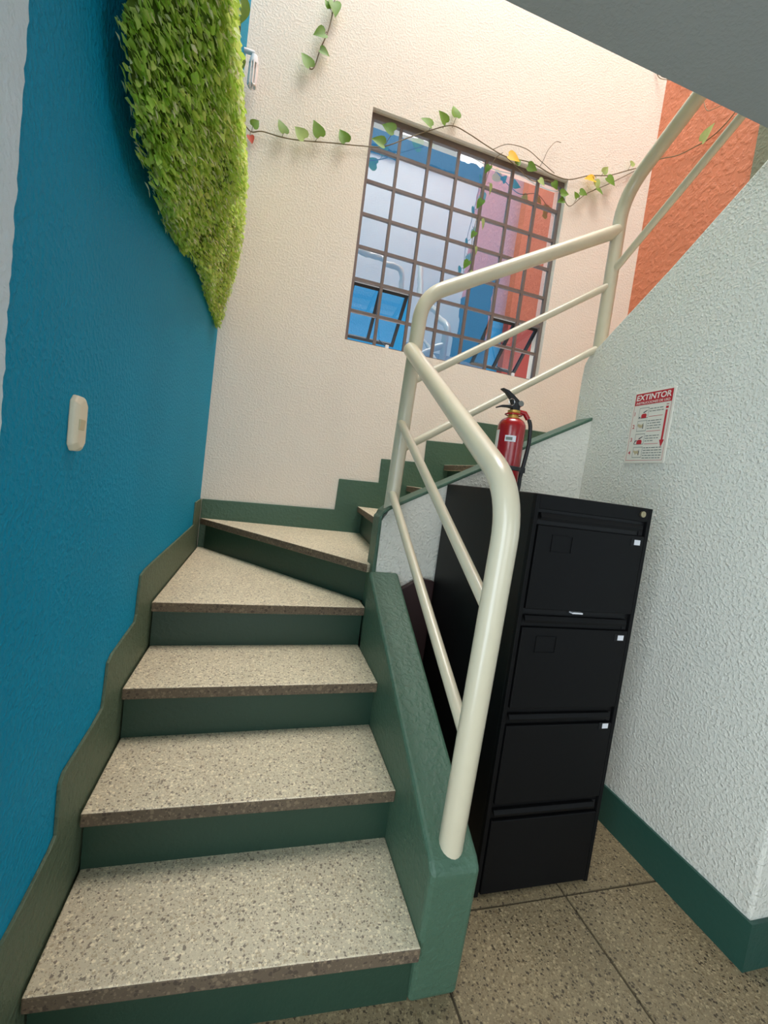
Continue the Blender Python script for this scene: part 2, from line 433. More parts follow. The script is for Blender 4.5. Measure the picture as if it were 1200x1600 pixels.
# ------------------------------------------------------------------ skirting bands painted on proud plaster
sk = [(0.62, 0.36), (0.79, 0.371), (0.86, 0.374), (0.975, 0.387), (1.004, 0.398), (1.003, 0.513), (1.02, 0.530), (1.184, 0.537), (1.246, 0.546), (1.254, 0.593), (1.261, 0.664), (1.290, 0.676), (1.344, 0.680), (1.500, 0.690), (1.512, 0.712), (1.516, 0.773), (1.526, 0.836), (1.575, 0.845), (1.70, 0.848), (2.583, 0.858), (2.587, 0.985), (2.80, 0.990), (2.80, 0.0), (0.62, 0.0)]
S(prism('baseboard_left', sk, 'x', 0.0, 0.008, M_green_band, bevel=0.002))
bk = [(0.012, 0.990), (0.811, 1.013), (0.815, 1.214), (1.080, 1.222), (1.077, 1.380), (1.377, 1.395), (1.373, 1.546), (1.640, 1.562), (1.680, 1.725), (2.40, 1.745), (2.82, 1.76), (2.82, 1.0), (0.012, 0.6)]
S(prism('baseboard_back', bk, 'y', D - 0.012, D, M_green, bevel=0.003))

# ------------------------------------------------------------------ staircase
st = thing('staircase', (0.45, 1.3, 0.0), 'winding terrazzo staircase with green risers and curbs, turning right below the window', 'staircase')
TH = 0.036
def tread(poly, k, front=None):
    """slab; the faces at `front` edges (pairs of indices) take the darker edge material"""
    bm = bmesh.new(); z1 = k * RI; fs = add_prism(bm, poly, 'z', z1 - TH, z1)
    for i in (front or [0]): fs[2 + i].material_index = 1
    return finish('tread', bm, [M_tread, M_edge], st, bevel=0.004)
def riser(a, b, k, t=0.03):
    """upright plate under tread k along the line a-b"""
    a = Vector((a[0], a[1], 0)); b = Vector((b[0], b[1], 0)); d = (b - a).normalized(); nrm = Vector((-d.y, d.x, 0)) * t
    bm = bmesh.new(); z0 = (k - 1) * RI - (0.0 if k == 1 else 0.002); z1 = k * RI - TH + 0.001
    P = [a, b, b + nrm, a + nrm]
    add_prism(bm, [(p.x, p.y) for p in P], 'z', z0, z1)
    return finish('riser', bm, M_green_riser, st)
L, Rr = 0.013, 0.815
nose = [(0.879, 0.843), (1.121, 1.125), (1.393, 1.429), (1.681, 1.740)]
OV = 0.034
for k in range(1, 5):
    yl, yr = nose[k-1]
    if k < 4:
        bl, br = nose[k]; back = [(Rr, br + OV + 0.03), (L, bl + OV + 0.03)]
    else:
        back = [(Rr, 1.845), (0.05, 2.788), (L, 2.788)]
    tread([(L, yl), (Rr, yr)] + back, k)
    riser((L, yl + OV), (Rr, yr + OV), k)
# winders and second flight (nosings from the back wall to the inner curb)
YB = D - 0.013; YI = 1.86
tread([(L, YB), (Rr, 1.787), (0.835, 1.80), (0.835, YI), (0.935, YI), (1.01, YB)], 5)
riser((0.05, 2.765), (0.835, 1.835), 5, 0.02)
n2 = [((0.958, YB), (0.884, YI)), ((1.272, YB), (1.222, YI)), ((1.520, YB), (1.555, YI)), ((1.96, YB), (1.72, YI)), ((2.80, YB), (1.86, 1.90))]
for i in range(4):
    (a, b), (c, d) = n2[i], n2[i+1]
    k = 6 + i
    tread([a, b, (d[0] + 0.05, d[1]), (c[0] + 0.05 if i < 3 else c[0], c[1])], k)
    riser((a[0] + OV, a[1]), (b[0] + OV, b[1]), k)
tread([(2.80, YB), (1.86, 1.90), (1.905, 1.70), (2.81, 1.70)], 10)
for i in range(5):
    y1 = 1.76 - 0.2 * i
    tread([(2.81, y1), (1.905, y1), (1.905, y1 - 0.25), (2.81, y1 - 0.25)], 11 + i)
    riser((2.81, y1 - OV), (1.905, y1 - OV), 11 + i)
# green curb of the first flight
prism('stringer', [(0.868, 0.0), (0.846, 0.352), (0.866, 0.372), (1.752, 0.858), (1.754, 0.0)], 'x', 0.815, 0.943, M_green, st, bevel=0.012, seg=3)
# second flight: green end face and capping, white textured spandrel
cap = [(0.832, 1.078), (0.845, 1.112), (0.870, 1.135), (0.960, 1.186), (1.26, 1.352), (1.50, 1.502), (1.796, 1.662)]
low = [(x, z - 0.016) for x, z in cap]
prism('spandrel_wall', [(0.842, 0.0)] + [(0.842, 1.07)] + low[2:] + [(1.796, 0.0)], 'y', 1.755, 1.85, M_white, st, label='white textured plaster side of the second flight')
prism('capping', cap + low[::-1][:-1] + [(0.842, 1.07)], 'y', 1.750, 1.856, M_green, st, bevel=0.004)
bm = bmesh.new(); add_prism(bm, [(0.826, 0.55), (0.830, 1.085), (0.843, 1.10), (0.848, 0.55)], 'y', 1.752, 1.856)
finish('curb_end', bm, M_green, st, bevel=0.004)

# ------------------------------------------------------------------ railings
rl = thing('stair_railing', (0.88, 0.89, 0.37), 'cream painted tubular steel railing following the stairs around the corner', 'railing')
PR, MR = 0.0305, 0.0165
xr = 0.880; yr = 1.797
bend = smooth_path([(xr, 0.895, 0.355), (xr, 0.872, 0.90), (xr, 0.858, 1.252), (xr, 1.795, 1.797)], [0, 0.0, 0.12, 0], 10)
tube('handrail', bend, PR, M_rail, rl, 20)
bend = smooth_path([(0.886, yr, 1.105), (0.903, yr, 2.022), (1.828, 1.833, 2.556)], [0, 0.10, 0], 10)
tube('handrail', bend, PR, M_rail, rl, 20)
bend = smooth_path([(1.830, 1.825, 1.945), (1.838, 1.838, 2.727), (1.838, 0.933, 3.233), (1.838, 0.76, 3.70)], [0, 0.13, 0.1, 0], 10)
tube('handrail', bend, PR, M_rail, rl, 20)
def mid(a, b): tube('mid_rail', [a, b], MR, M_rail, rl, 14)
mid((xr, 0.876, 0.968), (xr, 1.790, 1.492)); mid((xr, 0.885, 0.646), (xr, 1.785, 1.192))
mid((0.895, yr, 1.664), (1.832, 1.828, 2.305)); mid((0.89, yr, 1.376), (1.828, 1.826, 2.010))
mid((1.836, 1.826, 2.368), (1.838, 0.913, 2.929))

gr = thing('guard_railing', (0.9, 0.72, 2.8), 'cream tubular guard rail along the upper landing, mirrored in the window panes', 'railing')
tube('top_rail', smooth_path([(0.02, 0.72, 3.68), (1.66, 0.72, 3.68), (1.70, 0.72, 2.80)], [0, 0.12, 0], 8), PR, M_rail, gr, 16)
tube('mid_rail', [(0.02, 0.72, 3.36), (1.675, 0.72, 3.36)], MR, M_rail, gr)
tube('mid_rail', [(0.02, 0.72, 3.06), (1.69, 0.72, 3.06)], MR, M_rail, gr)

# ------------------------------------------------------------------ window
win = bpy.data.objects.new('window_1', None); col.objects.link(win); win.location = (1.444, 2.85, WZ0); S(win)
FB = 0.022
FY0, FY1 = 2.838, 2.862
NX = NZ = 7
cw = (WX1 - WX0) / NX; ch = (WZ1 - WZ0) / NZ
bm = bmesh.new()
add_box(bm, (WX0, FY0, WZ0), (WX0 + FB, FY1, WZ1)); add_box(bm, (WX1 - FB, FY0, WZ0), (WX1, FY1, WZ1))
add_box(bm, (WX0 + FB, FY0, WZ0), (WX1 - FB, FY1, WZ0 + FB * 0.7)); add_box(bm, (WX0 + FB, FY0, WZ1 - FB * 1.6), (WX1 - FB, FY1, WZ1))
finish('window_frame', bm, M_steel_bar, win)
for i in range(1, NX):
    x = WX0 + i * cw; box('glazing_bar', (x - 0.009, FY0 + 0.001, WZ0 + 0.015), (x + 0.009, FY1 - 0.001, WZ1 - 0.03), M_steel_bar, win)
for j in range(1, NZ):
    z = WZ0 + j * ch; box('glazing_bar', (WX0 + 0.02, FY0 + 0.003, z - 0.009), (WX1 - 0.02, FY1 - 0.003, z + 0.009), M_steel_bar, win)
vents = [(0, 2), (5, 7)]
for j in range(NZ):
    for i in range(NX):
        if j < 2 and any(a <= i < b for a, b in vents): continue
        x0 = WX0 + i * cw; z0 = WZ0 + j * ch
        bm = bmesh.new(); t = random.uniform(-0.0012, 0.0012); t2 = random.uniform(-0.0012, 0.0012)
        y = 2.850
        vs = [bm.verts.new(c) for c in ((x0 + 0.006, y + t, z0 + 0.006), (x0 + cw - 0.006, y - t, z0 + 0.006), (x0 + cw - 0.006, y - t + t2, z0 + ch - 0.006), (x0 + 0.006, y + t + t2, z0 + ch - 0.006))]
        f = bm.faces.new(vs)
        finish('pane', bm, M_glass, win)
ANG = math.radians(41)
for a, b in vents:
    x0 = WX0 + a * cw + (0.012 if a == 0 else 0.006); x1 = WX0 + b * cw - (0.012 if b == NX else 0.006)
    zt = WZ0 + 2 * ch - 0.012; H = 2 * ch - 0.03
    def tilt(bm):
        bmesh.ops.rotate(bm, verts=bm.verts, cent=(0, 2.866, zt), matrix=Matrix.Rotation(ANG, 3, 'X'))
    bm = bmesh.new(); w = 0.020; ya, yb = 2.866, 2.886
    add_box(bm, (x0, ya, zt - H), (x0 + w, yb, zt)); add_box(bm, (x1 - w, ya, zt - H), (x1, yb, zt))
    add_box(bm, (x0 + w, ya, zt - w), (x1 - w, yb, zt)); add_box(bm, (x0 + w, ya, zt - H), (x1 - w, yb, zt - H + w))
    tilt(bm); sash = finish('sash', bm, M_sash, win, label='black vent frame tilted outwards')
    xm = (x0 + x1) / 2; zm = zt - H / 2
    for q in (((xm - 0.010, ya, zt - H + w), (xm + 0.010, yb, zt - w)), ((x0 + w, ya + 0.001, zm - 0.010), (x1 - w, yb - 0.001, zm + 0.010))):
        bm = bmesh.new(); add_box(bm, *q); tilt(bm); finish('sash_bar', bm, M_sash, sash)
    for xa, xb in ((x0 + w, xm - 0.01), (xm + 0.01, x1 - w)):
        for za, zb in ((zt - H + w, zm - 0.01), (zm + 0.01, zt - w)):
            bm = bmesh.new(); bm.faces.new([bm.verts.new(c) for c in ((xa, 2.876, za), (xb, 2.876, za), (xb, 2.876, zb), (xa, 2.876, zb))])
            tilt(bm); finish('pane', bm, M_glass_vent, sash)
    xl = x0 + (0.26 if a == 0 else 0.20)
    bm = bmesh.new(); add_box(bm, (xl, 2.822, WZ0 + 0.006), (xl + 0.022, 2.838, WZ0 + 0.030)); finish('latch', bm, M_paper, win, bevel=0.003)
    tube('stay_arm', [(xl + 0.01, 2.84, WZ0 + 0.02), (xl + 0.012, 2.866 + math.sin(ANG) * (H - 0.03), zt - math.cos(ANG) * (H - 0.03))], 0.004, M_sash, win, 8)

# ------------------------------------------------------------------ filing cabinet
CX0, CX1, CY0, CY1, CH = 1.108, 1.532, 1.095, 1.742, 1.262
fc = thing('filing_cabinet', (1.32, 1.42, 0.0), 'tall black four drawer metal filing cabinet standing beside the stair curb', 'cabinet')
bm = bmesh.new()
add_box(bm, (CX0, CY0 + 0.012, 0.0), (CX1, CY1, CH))
finish('body', bm, M_black_body, fc, bevel=0.004)
bm = bmesh.new()
add_box(bm, (CX0, CY0, 0.0), (CX0 + 0.014, CY0 + 0.014, CH - 0.001)); add_box(bm, (CX1 - 0.014, CY0, 0.0), (CX1, CY0 + 0.014, CH - 0.001))
add_box(bm, (CX0 + 0.014, CY0, 1.218), (CX1 - 0.014, CY0 + 0.014, CH - 0.001))
finish('front_frame', bm, M_black, fc, bevel=0.002)
dz = [(0.920, 1.212), (0.612, 0.905), (0.306, 0.598), (0.010, 0.292)]
for k, (z0, z1) in enumerate(dz):
    bm = bmesh.new()
    lip = z1 - 0.040
    add_box(bm, (CX0 + 0.018, CY0 - 0.003, z0), (CX1 - 0.018, CY0 + 0.012, lip))
    dr = finish('drawer', bm, M_black, fc, bevel=0.003)
    # pull: a folded lip above a recess across the drawer top
    bm = bmesh.new()
    add_prism(bm, [(CY0 + 0.010, z1 - 0.004), (CY0 - 0.002, z1 - 0.004), (CY0 - 0.008, z1 - 0.016), (CY0 - 0.005, z1 - 0.026), (CY0 - 0.001, z1 - 0.016), (CY0 + 0.010, z1 - 0.012)], 'x', CX0 + 0.020, CX1 - 0.034)
    finish('handle', bm, M_black, dr, bevel=0.001)
    bm = bmesh.new(); add_box(bm, (CX1 - 0.033, CY0 + 0.0085, lip + 0.002), (CX1 - 0.018, CY0 + 0.013, z1 - 0.006))
    finish('handle_recess', bm, M_matt_black, dr)
    # card holder, pressed into the left of the drawer, and the small paper tag on the right
    if k < 2:
        zl = lip - 0.045
        bm = bmesh.new()
        for q in (((1.178, zl - 0.032), (1.250, zl - 0.030)), ((1.178, zl + 0.018), (1.250, zl + 0.020)), ((1.178, zl - 0.030), (1.180, zl + 0.018)), ((1.248, zl - 0.030), (1.250, zl + 0.018))):
            add_box(bm, (q[0][0], CY0 - 0.0052, q[0][1]), (q[1][0], CY0 - 0.003, q[1][1]))
        finish('card_holder', bm, M_black, dr)
    if k < 3:
        zt_ = (1.150, 0.842, 0.549)[k]
        bm = bmesh.new(); add_box(bm, (1.464, CY0 - 0.0045, zt_ - 0.010), (1.504, CY0 - 0.003, zt_ + 0.012))
        lh = finish('tag_holder', bm, M_matt_black, dr)
        bm = bmesh.new(); add_box(bm, (1.476, CY0 - 0.0056, zt_ - 0.007), (1.498, CY0 - 0.0042, zt_ + 0.009))
        finish('paper_tag', bm, M_paper, dr)
bm = bmesh.new()
add_tube(bm, [(1.492, CY0 + 0.004, 1.241), (1.492, CY0 - 0.006, 1.241)], 0.0095, 20)
add_box(bm, (1.4908, CY0 - 0.0066, 1.236), (1.4932, CY0 - 0.0058, 1.246))
finish('lock', bm, M_brass, fc, smooth=True)
bm = bmesh.new(); add_box(bm, (1.292, CY0 - 0.004, 0.9125), (1.330, CY0 + 0.03, 0.9165))
tag(finish('paper_sheet', bm, M_paper), 'edge of a white paper sticking out below the top drawer of the black cabinet', 'paper')

# maroon board behind
bm = bmesh.new()
add_prism(bm, [(0.955, 0.0), (0.955, 0.795), (1.035, 0.846), (1.102, 0.836), (1.102, 0.0)], 'y', 1.715, 1.745)
tag(finish('maroon_board', bm, M_maroon, bevel=0.004), 'dark maroon board standing in the gap between green curb and black cabinet', 'board')

# ------------------------------------------------------------------ fire extinguisher
ex, ey, ez = 1.214, 1.47, CH
fe = thing('fire_extinguisher', (ex, ey, ez), 'red fire extinguisher with black hose standing on top of the black cabinet', 'extinguisher')
R0 = 0.051
prof = [(0, ez), (R0 - 0.006, ez), (R0, ez + 0.008), (R0, ez + 0.235)]
for k in range(1, 9):
    a = k / 8 * math.pi / 2; prof.append((0.018 + (R0 - 0.018) * math.cos(a), ez + 0.235 + 0.035 * math.sin(a)))
lathe('cylinder', prof, ex, ey, M_red, fe, 40)
lathe('neck', [(0.0, ez + 0.262), (0.024, ez + 0.262), (0.024, ez + 0.272), (0.019, ez + 0.275), (0.019, ez + 0.288), (0.023, ez + 0.290), (0.023, ez + 0.298), (0, ez + 0.298)], ex, ey, M_yellow, fe, 24)
bm = bmesh.new()
add_tube(bm, [(ex + 0.030*math.cos(2*math.pi*k/20), ey + 0.030*math.sin(2*math.pi*k/20), ez + 0.283) for k in range(21)], 0.003, 8)
finish('collar_ring', bm, M_red, fe, smooth=True)
bm = bmesh.new(); add_box(bm, (ex - 0.013, ey - 0.012, ez + 0.296), (ex + 0.018, ey + 0.012, ez + 0.330))
valve = finish('valve_head', bm, M_rubber, fe, bevel=0.004)
bm = bmesh.new()
add_prism(bm, [(ex + 0.020, ez + 0.318), (ex + 0.012, ez + 0.336), (ex - 0.012, ez + 0.352), (ex - 0.036, ez + 0.366), (ex - 0.062, ez + 0.371), (ex - 0.066, ez + 0.367), (ex - 0.044, ez + 0.356), (ex - 0.022, ez + 0.336), (ex - 0.010, ez + 0.312)], 'y', ey - 0.010, ey + 0.010)
finish('lever', bm, M_rubber, fe, bevel=0.002)
bm = bmesh.new()
add_prism(bm, [(ex + 0.004, ez + 0.312), (ex - 0.030, ez + 0.314), (ex - 0.056, ez + 0.310), (ex - 0.074, ez + 0.301), (ex - 0.072, ez + 0.297), (ex - 0.052, ez + 0.304), (ex - 0.028, ez + 0.306), (ex + 0.004, ez + 0.302)], 'y', ey - 0.010, ey + 0.010)
finish('carry_handle', bm, M_rubber, fe, bevel=0.0015)
bm = bmesh.new(); add_tube(bm, [(ex + 0.012, ey - 0.010, ez + 0.322), (ex + 0.012, ey - 0.022, ez + 0.324)], 0.011, 18)
gg = finish('pressure_gauge', bm, M_chrome, fe, smooth=True)
bm = bmesh.new()
add_tube(bm, [(ex - 0.022 + 0.012*math.cos(a), ey - 0.012, ez + 0.325 + 0.012*math.sin(a)) for a in (2*math.pi*k/16 for k in range(17))], 0.0012, 6)
finish('safety_pin', bm, M_chrome, fe, smooth=True)
hp = smooth_path([(ex + 0.016, ey, ez + 0.298), (ex + 0.048, ey - 0.004, ez + 0.296), (ex + 0.074, ey - 0.006, ez + 0.262), (ex + 0.080, ey - 0.006, ez + 0.19), (ex + 0.074, ey - 0.004, ez + 0.12), (ex + 0.066, ey, ez + 0.05)], 0.022, 5)
tube('hose', hp, 0.0075, M_rubber, fe, 12)
tube('nozzle', [(ex + 0.066, ey, ez + 0.052), (ex + 0.0655, ey, ez + 0.030), (ex + 0.065, ey, ez + 0.004)], [0.0085, 0.0095, 0.0095], M_rubber, fe, 12)
tube('hose_fitting', [(ex + 0.022, ey, ez + 0.297), (ex + 0.044, ey - 0.003, ez + 0.2955), (ex + 0.060, ey - 0.005, ez + 0.276)], 0.0095, M_red, fe, 12)
bm = bmesh.new(); add_lathe(bm, [(R0 + 0.0008, ez + 0.076), (R0 + 0.003, ez + 0.078), (R0 + 0.003, ez + 0.090), (R0 + 0.0008, ez + 0.092)], ex, ey, 40)
add_box(bm, (ex + R0 - 0.001, ey - 0.012, ez + 0.074), (ex + R0 + 0.026, ey + 0.010, ez + 0.094))
finish('strap', bm, M_rubber, fe)
def curved_label(name, a0, a1, z0, z1, mat, r=R0 + 0.0007, n=10):
    bm = bmesh.new(); A = []; B = []
    for k in range(n + 1):
        a = math.radians(a0 + (a1 - a0) * k / n)
        A.append(bm.verts.new((ex + r*math.cos(a), ey + r*math.sin(a), z0))); B.append(bm.verts.new((ex + r*math.cos(a), ey + r*math.sin(a), z1)))
    for k in range(n): bm.faces.new((A[k], A[k+1], B[k+1], B[k]))
    return finish(name, bm, mat, fe, smooth=True)
# angle facing the viewer is about -120 degrees
curved_label('label', -141, -97, ez + 0.178, ez + 0.200, M_paper)
curved_label('label_print', -137, -111, ez + 0.183, ez + 0.194, M_print_grey, R0 + 0.0011)
curved_label('instruction_label', 150, 188, ez + 0.05, ez + 0.22, M_print_white)

# ------------------------------------------------------------------ light switch
sw = thing('light_switch', (0.0, 0.955, 1.268), 'ivory surface mounted light switch on the blue wall', 'light switch')
bm = bmesh.new()
y0, y1, z0, z1, t = 0.916, 0.966, 1.217, 1.320, 0.016
def plate(y0, y1, z0, z1, x, c):
    return [(x, y0 + c, z0), (x, y1 - c, z0), (x, y1, z0 + c), (x, y1, z1 - c), (x, y1 - c, z1), (x, y0 + c, z1), (x, y0, z1 - c), (x, y0, z0 + c)]
rings = [plate(y0, y1, z0, z1, 0.0, 0.012), plate(y0 + 0.001, y1 - 0.001, z0 + 0.001, z1 - 0.001, 0.010, 0.012), plate(y0 + 0.009, y1 - 0.006, z0 + 0.008, z1 - 0.008, t, 0.010)]
rv = [[bm.verts.new(c) for c in r] for r in rings]
for A, B in zip(rv, rv[1:]):
    for k in range(8): bm.faces.new((A[k], A[(k+1) % 8], B[(k+1) % 8], B[k]))
bm.faces.new(rv[-1]); bm.faces.new(rv[0][::-1])
finish('plate', bm, M_switch, sw, bevel=0.003, seg=3)
bm = bmesh.new(); add_prism(bm, [(t - 0.002, 1.257), (t + 0.001, 1.257), (t + 0.003, 1.277), (t - 0.002, 1.277)], 'y', 0.924, 0.946)
for v in bm.verts: v.co = Vector((v.co.x, v.co.y, v.co.z))
finish('rocker', bm, M_switch2, sw, bevel=0.001)

# ------------------------------------------------------------------ compact bulb near the corner
bl = thing('fluorescent_bulb', (0.0, 2.715, 3.37), 'white compact fluorescent bulb on the blue wall beside the hanging plant', 'bulb')
tube('socket_arm', [(0.0, 2.715, 3.44), (0.03, 2.715, 3.44), (0.056, 2.715, 3.44)], 0.012, M_paper, bl, 12)
tube('base', [(0.056, 2.715, 3.43), (0.056, 2.715, 3.40), (0.056, 2.715, 3.385)], [0.016, 0.024, 0.024], M_paper, bl, 20)
for k in range(4):
    a = k * math.pi / 2 + 0.5; c = Vector((0.056 + 0.018*math.cos(a), 2.715 + 0.018*math.sin(a), 0)); d = Vector((-math.sin(a), math.cos(a), 0)) * 0.008
    pts = smooth_path([(c.x - d.x, c.y - d.y, 3.39), (c.x - d.x, c.y - d.y, 3.275), (c.x + d.x, c.y + d.y, 3.275), (c.x + d.x, c.y + d.y, 3.39)], 0.007, 5)
    tube('glass_tube', pts, 0.0058, M_bulb, bl, 10)

# ------------------------------------------------------------------ extinguisher sign
SGX = 1.796
sg = thing('wall_sign', (SGX, 1.4235, 1.59), 'white and red sign reading EXTINTOR fixed to the white textured wall', 'sign')
SW, SH = 0.190, 0.290
Yc, Zc = 1.4235, 1.590
box('board', (SGX - 0.004, Yc - SW/2, Zc - SH/2), (SGX + 0.001, Yc + SW/2, Zc + SH/2), M_sign, sg, bevel=0.001)
XF = SGX - 0.0046
def sy(u): return Yc + SW/2 - u * SW       # u: 0 left .. 1 right as read
def sz(v): return Zc + SH/2 - v * SH       # v: 0 top .. 1 bottom
def patch(bm, u0, v0, u1, v1, x=XF):
    vs = [bm.verts.new(c) for c in ((x, sy(u0), sz(v0)), (x, sy(u1), sz(v0)), (x, sy(u1), sz(v1)), (x, sy(u0), sz(v1)))]
    bm.faces.new(vs)
def text(s, u, v, h, mat, width=None, bold=0.0, name='lettering', x=XF - 0.0004, slant=0.0):
    cu = bpy.data.curves.new('t', 'FONT'); cu.body = s; cu.size = 1.0; cu.offset = bold; cu.shear = slant
    o = bpy.data.objects.new('t', cu); col.objects.link(o)
    bpy.context.view_layer.update()
    me = bpy.data.meshes.new_from_object(o.evaluated_get(bpy.context.evaluated_depsgraph_get()))
    bpy.data.objects.remove(o, do_unlink=True)
    xs = [q.co.x for q in me.vertices]; ys = [q.co.y for q in me.vertices]
    w0, h0, xm, ym = max(xs) - min(xs), max(ys) - min(ys), min(xs), min(ys)
    kz = h / h0; kx = (width / w0) if width else kz
    off = Vector((SGX, 1.4235, 1.59))
    for q in me.vertices:
        lx, ly = (q.co.x - xm) * kx, (q.co.y - ym) * kz
        q.co = Vector((x, sy(u) - lx, sz(v) + ly)) - off
    me.materials.clear(); me.materials.append(mat)
    ob = bpy.data.objects.new(name, me); col.objects.link(ob); ob.parent = sg
    return ob
bm = bmesh.new(); patch(bm, 0.045, 0.020, 0.955, 0.185); finish('header_band', bm, M_print_red, sg)
text('EXTINTOR', 0.075, 0.120, 0.080 * SH, M_print_white, 0.85 * SW, 0.022, slant=0.08)
text('INSTRUCCIONES DE USO', 0.09, 0.172, 0.032 * SH, M_print_white, 0.82 * SW, 0.012)
bm = bmesh.new()
for q in ((0.045, 0.185, 0.052, 0.965), (0.948, 0.185, 0.955, 0.965), (0.052, 0.960, 0.948, 0.965)): patch(bm, *q)
finish('border_line', bm, M_print_red, sg)
rows = [0.225, 0.405, 0.590, 0.775]
for k, v in enumerate(rows):
    text(str(k + 1), 0.085, v + 0.105, 0.055 * SH, M_print_red, None, 0.012, 'numeral')
    bm = bmesh.new(); a, b, c, d = 0.20, v, 0.44, v + 0.15; e = 0.007
    for q in ((a, b, c, b + e), (a, d - e, c, d), (a, b, a + e, d), (c - e, b, c, d)): patch(bm, *q)
    finish('picture_frame', bm, M_print_grey, sg)
    bm = bmesh.new()
    if k in (0, 2):
        # red cylinder top with its lever
        u0 = 0.27 if k == 0 else 0.26
        pts = [(u0, v + 0.146), (u0, v + 0.10), (u0 + 0.03, v + 0.085), (u0 + 0.10, v + 0.085), (u0 + 0.13, v + 0.10), (u0 + 0.13, v + 0.146)]
        bm.faces.new([bm.verts.new((XF - 0.0003, sy(p[0]), sz(p[1]))) for p in pts])
        finish('pictogram', bm, M_print_red, sg)
        bm = bmesh.new()
        pts = [(u0 + 0.03, v + 0.068), (u0 + 0.13, v + 0.038), (u0 + 0.14, v + 0.046), (u0 + 0.06, v + 0.076)]
        bm.faces.new([bm.verts.new((XF - 0.0003, sy(p[0]), sz(p[1]))) for p in pts])
        if k == 2:
            for i in range(6):
                a0, a1 = math.pi * (0.5 + i / 12), math.pi * (0.5 + (i + 1) / 12)
                P = lambda a, r: (XF - 0.0003, sy(0.255 + r * math.cos(a)), sz(v + 0.146 - 0.055 * r / 0.06 * math.sin(a)))
                bm.faces.new([bm.verts.new(c) for c in (P(a0, 0.05), P(a1, 0.05), P(a1, 0.066), P(a0, 0.066))])
        else:
            patch(bm, 0.215, v + 0.125, 0.25, v + 0.14, XF - 0.0003)
        finish('pictogram', bm, M_print_dark, sg)
    else:
        # spray cloud and a standing figure
        for i in range(9):
            r = 0.028 + 0.012 * random.random(); cu_, cv_ = 0.23 + 0.012 * i + 0.01 * random.random(), v + 0.075 + 0.03 * (random.random() - 0.5)
            bm.faces.new([bm.verts.new((XF - 0.0003 - 0.00002 * i, sy(cu_ + r*0.5*math.cos(t_)), sz(cv_ + r*0.5*math.sin(t_)))) for t_ in (2*math.pi*j/8 for j in range(8))])
        finish('pictogram', bm, M_print_tan, sg)
        bm = bmesh.new(); patch(bm, 0.345, v + 0.055, 0.365, v + 0.115, XF - 0.0003); patch(bm, 0.348, v + 0.04, 0.362, v + 0.05, XF - 0.0003)
        finish('pictogram', bm, M_print_dark, sg)
# small instruction text, illegible in the photograph: grey word bars
bm = bmesh.new()
lines = [(0.46, 0.245, 0.80), (0.46, 0.280, 0.80), (0.46, 0.412, 0.79), (0.46, 0.447, 0.80), (0.46, 0.482, 0.79), (0.46, 0.517, 0.77), (0.46, 0.62, 0.79), (0.46, 0.655, 0.78), (0.46, 0.69, 0.66), (0.46, 0.785, 0.92), (0.46, 0.82, 0.92), (0.46, 0.855, 0.92), (0.46, 0.89, 0.92), (0.46, 0.925, 0.90)]
for u, v, u1 in lines:
    while u < u1 - 0.02:
        w = random.uniform(0.03, 0.10); e = min(u + w, u1); patch(bm, u, v, e, v + 0.011); u = e + 0.016
tag(finish('small_print', bm, M_print_grey, sg), kind='stuff')
for v in (0.355, 0.56, 0.735):
    bm = bmesh.new(); patch(bm, 0.46, v, 0.80, v + 0.006); finish('divider_line', bm, M_print_red, sg)
bm = bmesh.new(); x = XF - 0.0003
patch(bm, 0.845, 0.215, 0.905, 0.225); patch(bm, 0.845, 0.245, 0.905, 0.275)
patch(bm, 0.850, 0.292, 0.895, 0.690)
bm.faces.new([bm.verts.new((XF, sy(a), sz(b))) for a, b in ((0.815, 0.690), (0.930, 0.690), (0.8725, 0.790))])
finish('arrow', bm, M_print_red, sg)

# ------------------------------------------------------------------ vines
def heart_leaf(bm, size, fold=0.25, curl=0.25):
    """heart shaped blade in the xy plane, stalk at the origin, tip along +x"""
    prof = [(0.0, 0.0), (-0.10, 0.22), (-0.02, 0.40), (0.16, 0.48), (0.40, 0.42), (0.66, 0.26), (0.86, 0.10), (1.0, 0.0)]
    mid_ = [bm.verts.new((p[0] * size if i else 0.0, 0, -curl * size * max(p[0], 0) ** 2 * 0.6)) for i, p in enumerate([(0, 0), (0.05, 0), (0.1, 0), (0.2, 0), (0.42, 0), (0.67, 0), (0.87, 0), (1, 0)])]
    for s in (1, -1):
        side = [bm.verts.new((p[0] * size, s * p[1] * size, fold * p[1] * size - curl * size * max(p[0], 0) ** 2 * 0.6)) for p in prof[1:7]]
        bm.faces.new((mid_[0], mid_[1], side[0]) if s < 0 else (mid_[0], side[0], mid_[1]))
        for i in range(5):
            q = (mid_[i+1], mid_[i+2], side[i+1], side[i])
            bm.faces.new(q if s < 0 else q[::-1])
        bm.faces.new((mid_[6], mid_[7], side[5]) if s < 0 else (mid_[6], side[5], mid_[7]))

def orient(bm, base, tip_dir, normal, roll=0.0):
    x = Vector(tip_dir).normalized(); n = Vector(normal); n = (n - x * n.dot(x)).normalized(); y = n.cross(x)
    m = Matrix(((x.x, y.x, n.x), (x.y, y.y, n.y), (x.z, y.z, n.z))).to_4x4(); m.translation = Vector(base)
    bmesh.ops.transform(bm, matrix=m, verts=bm.verts)

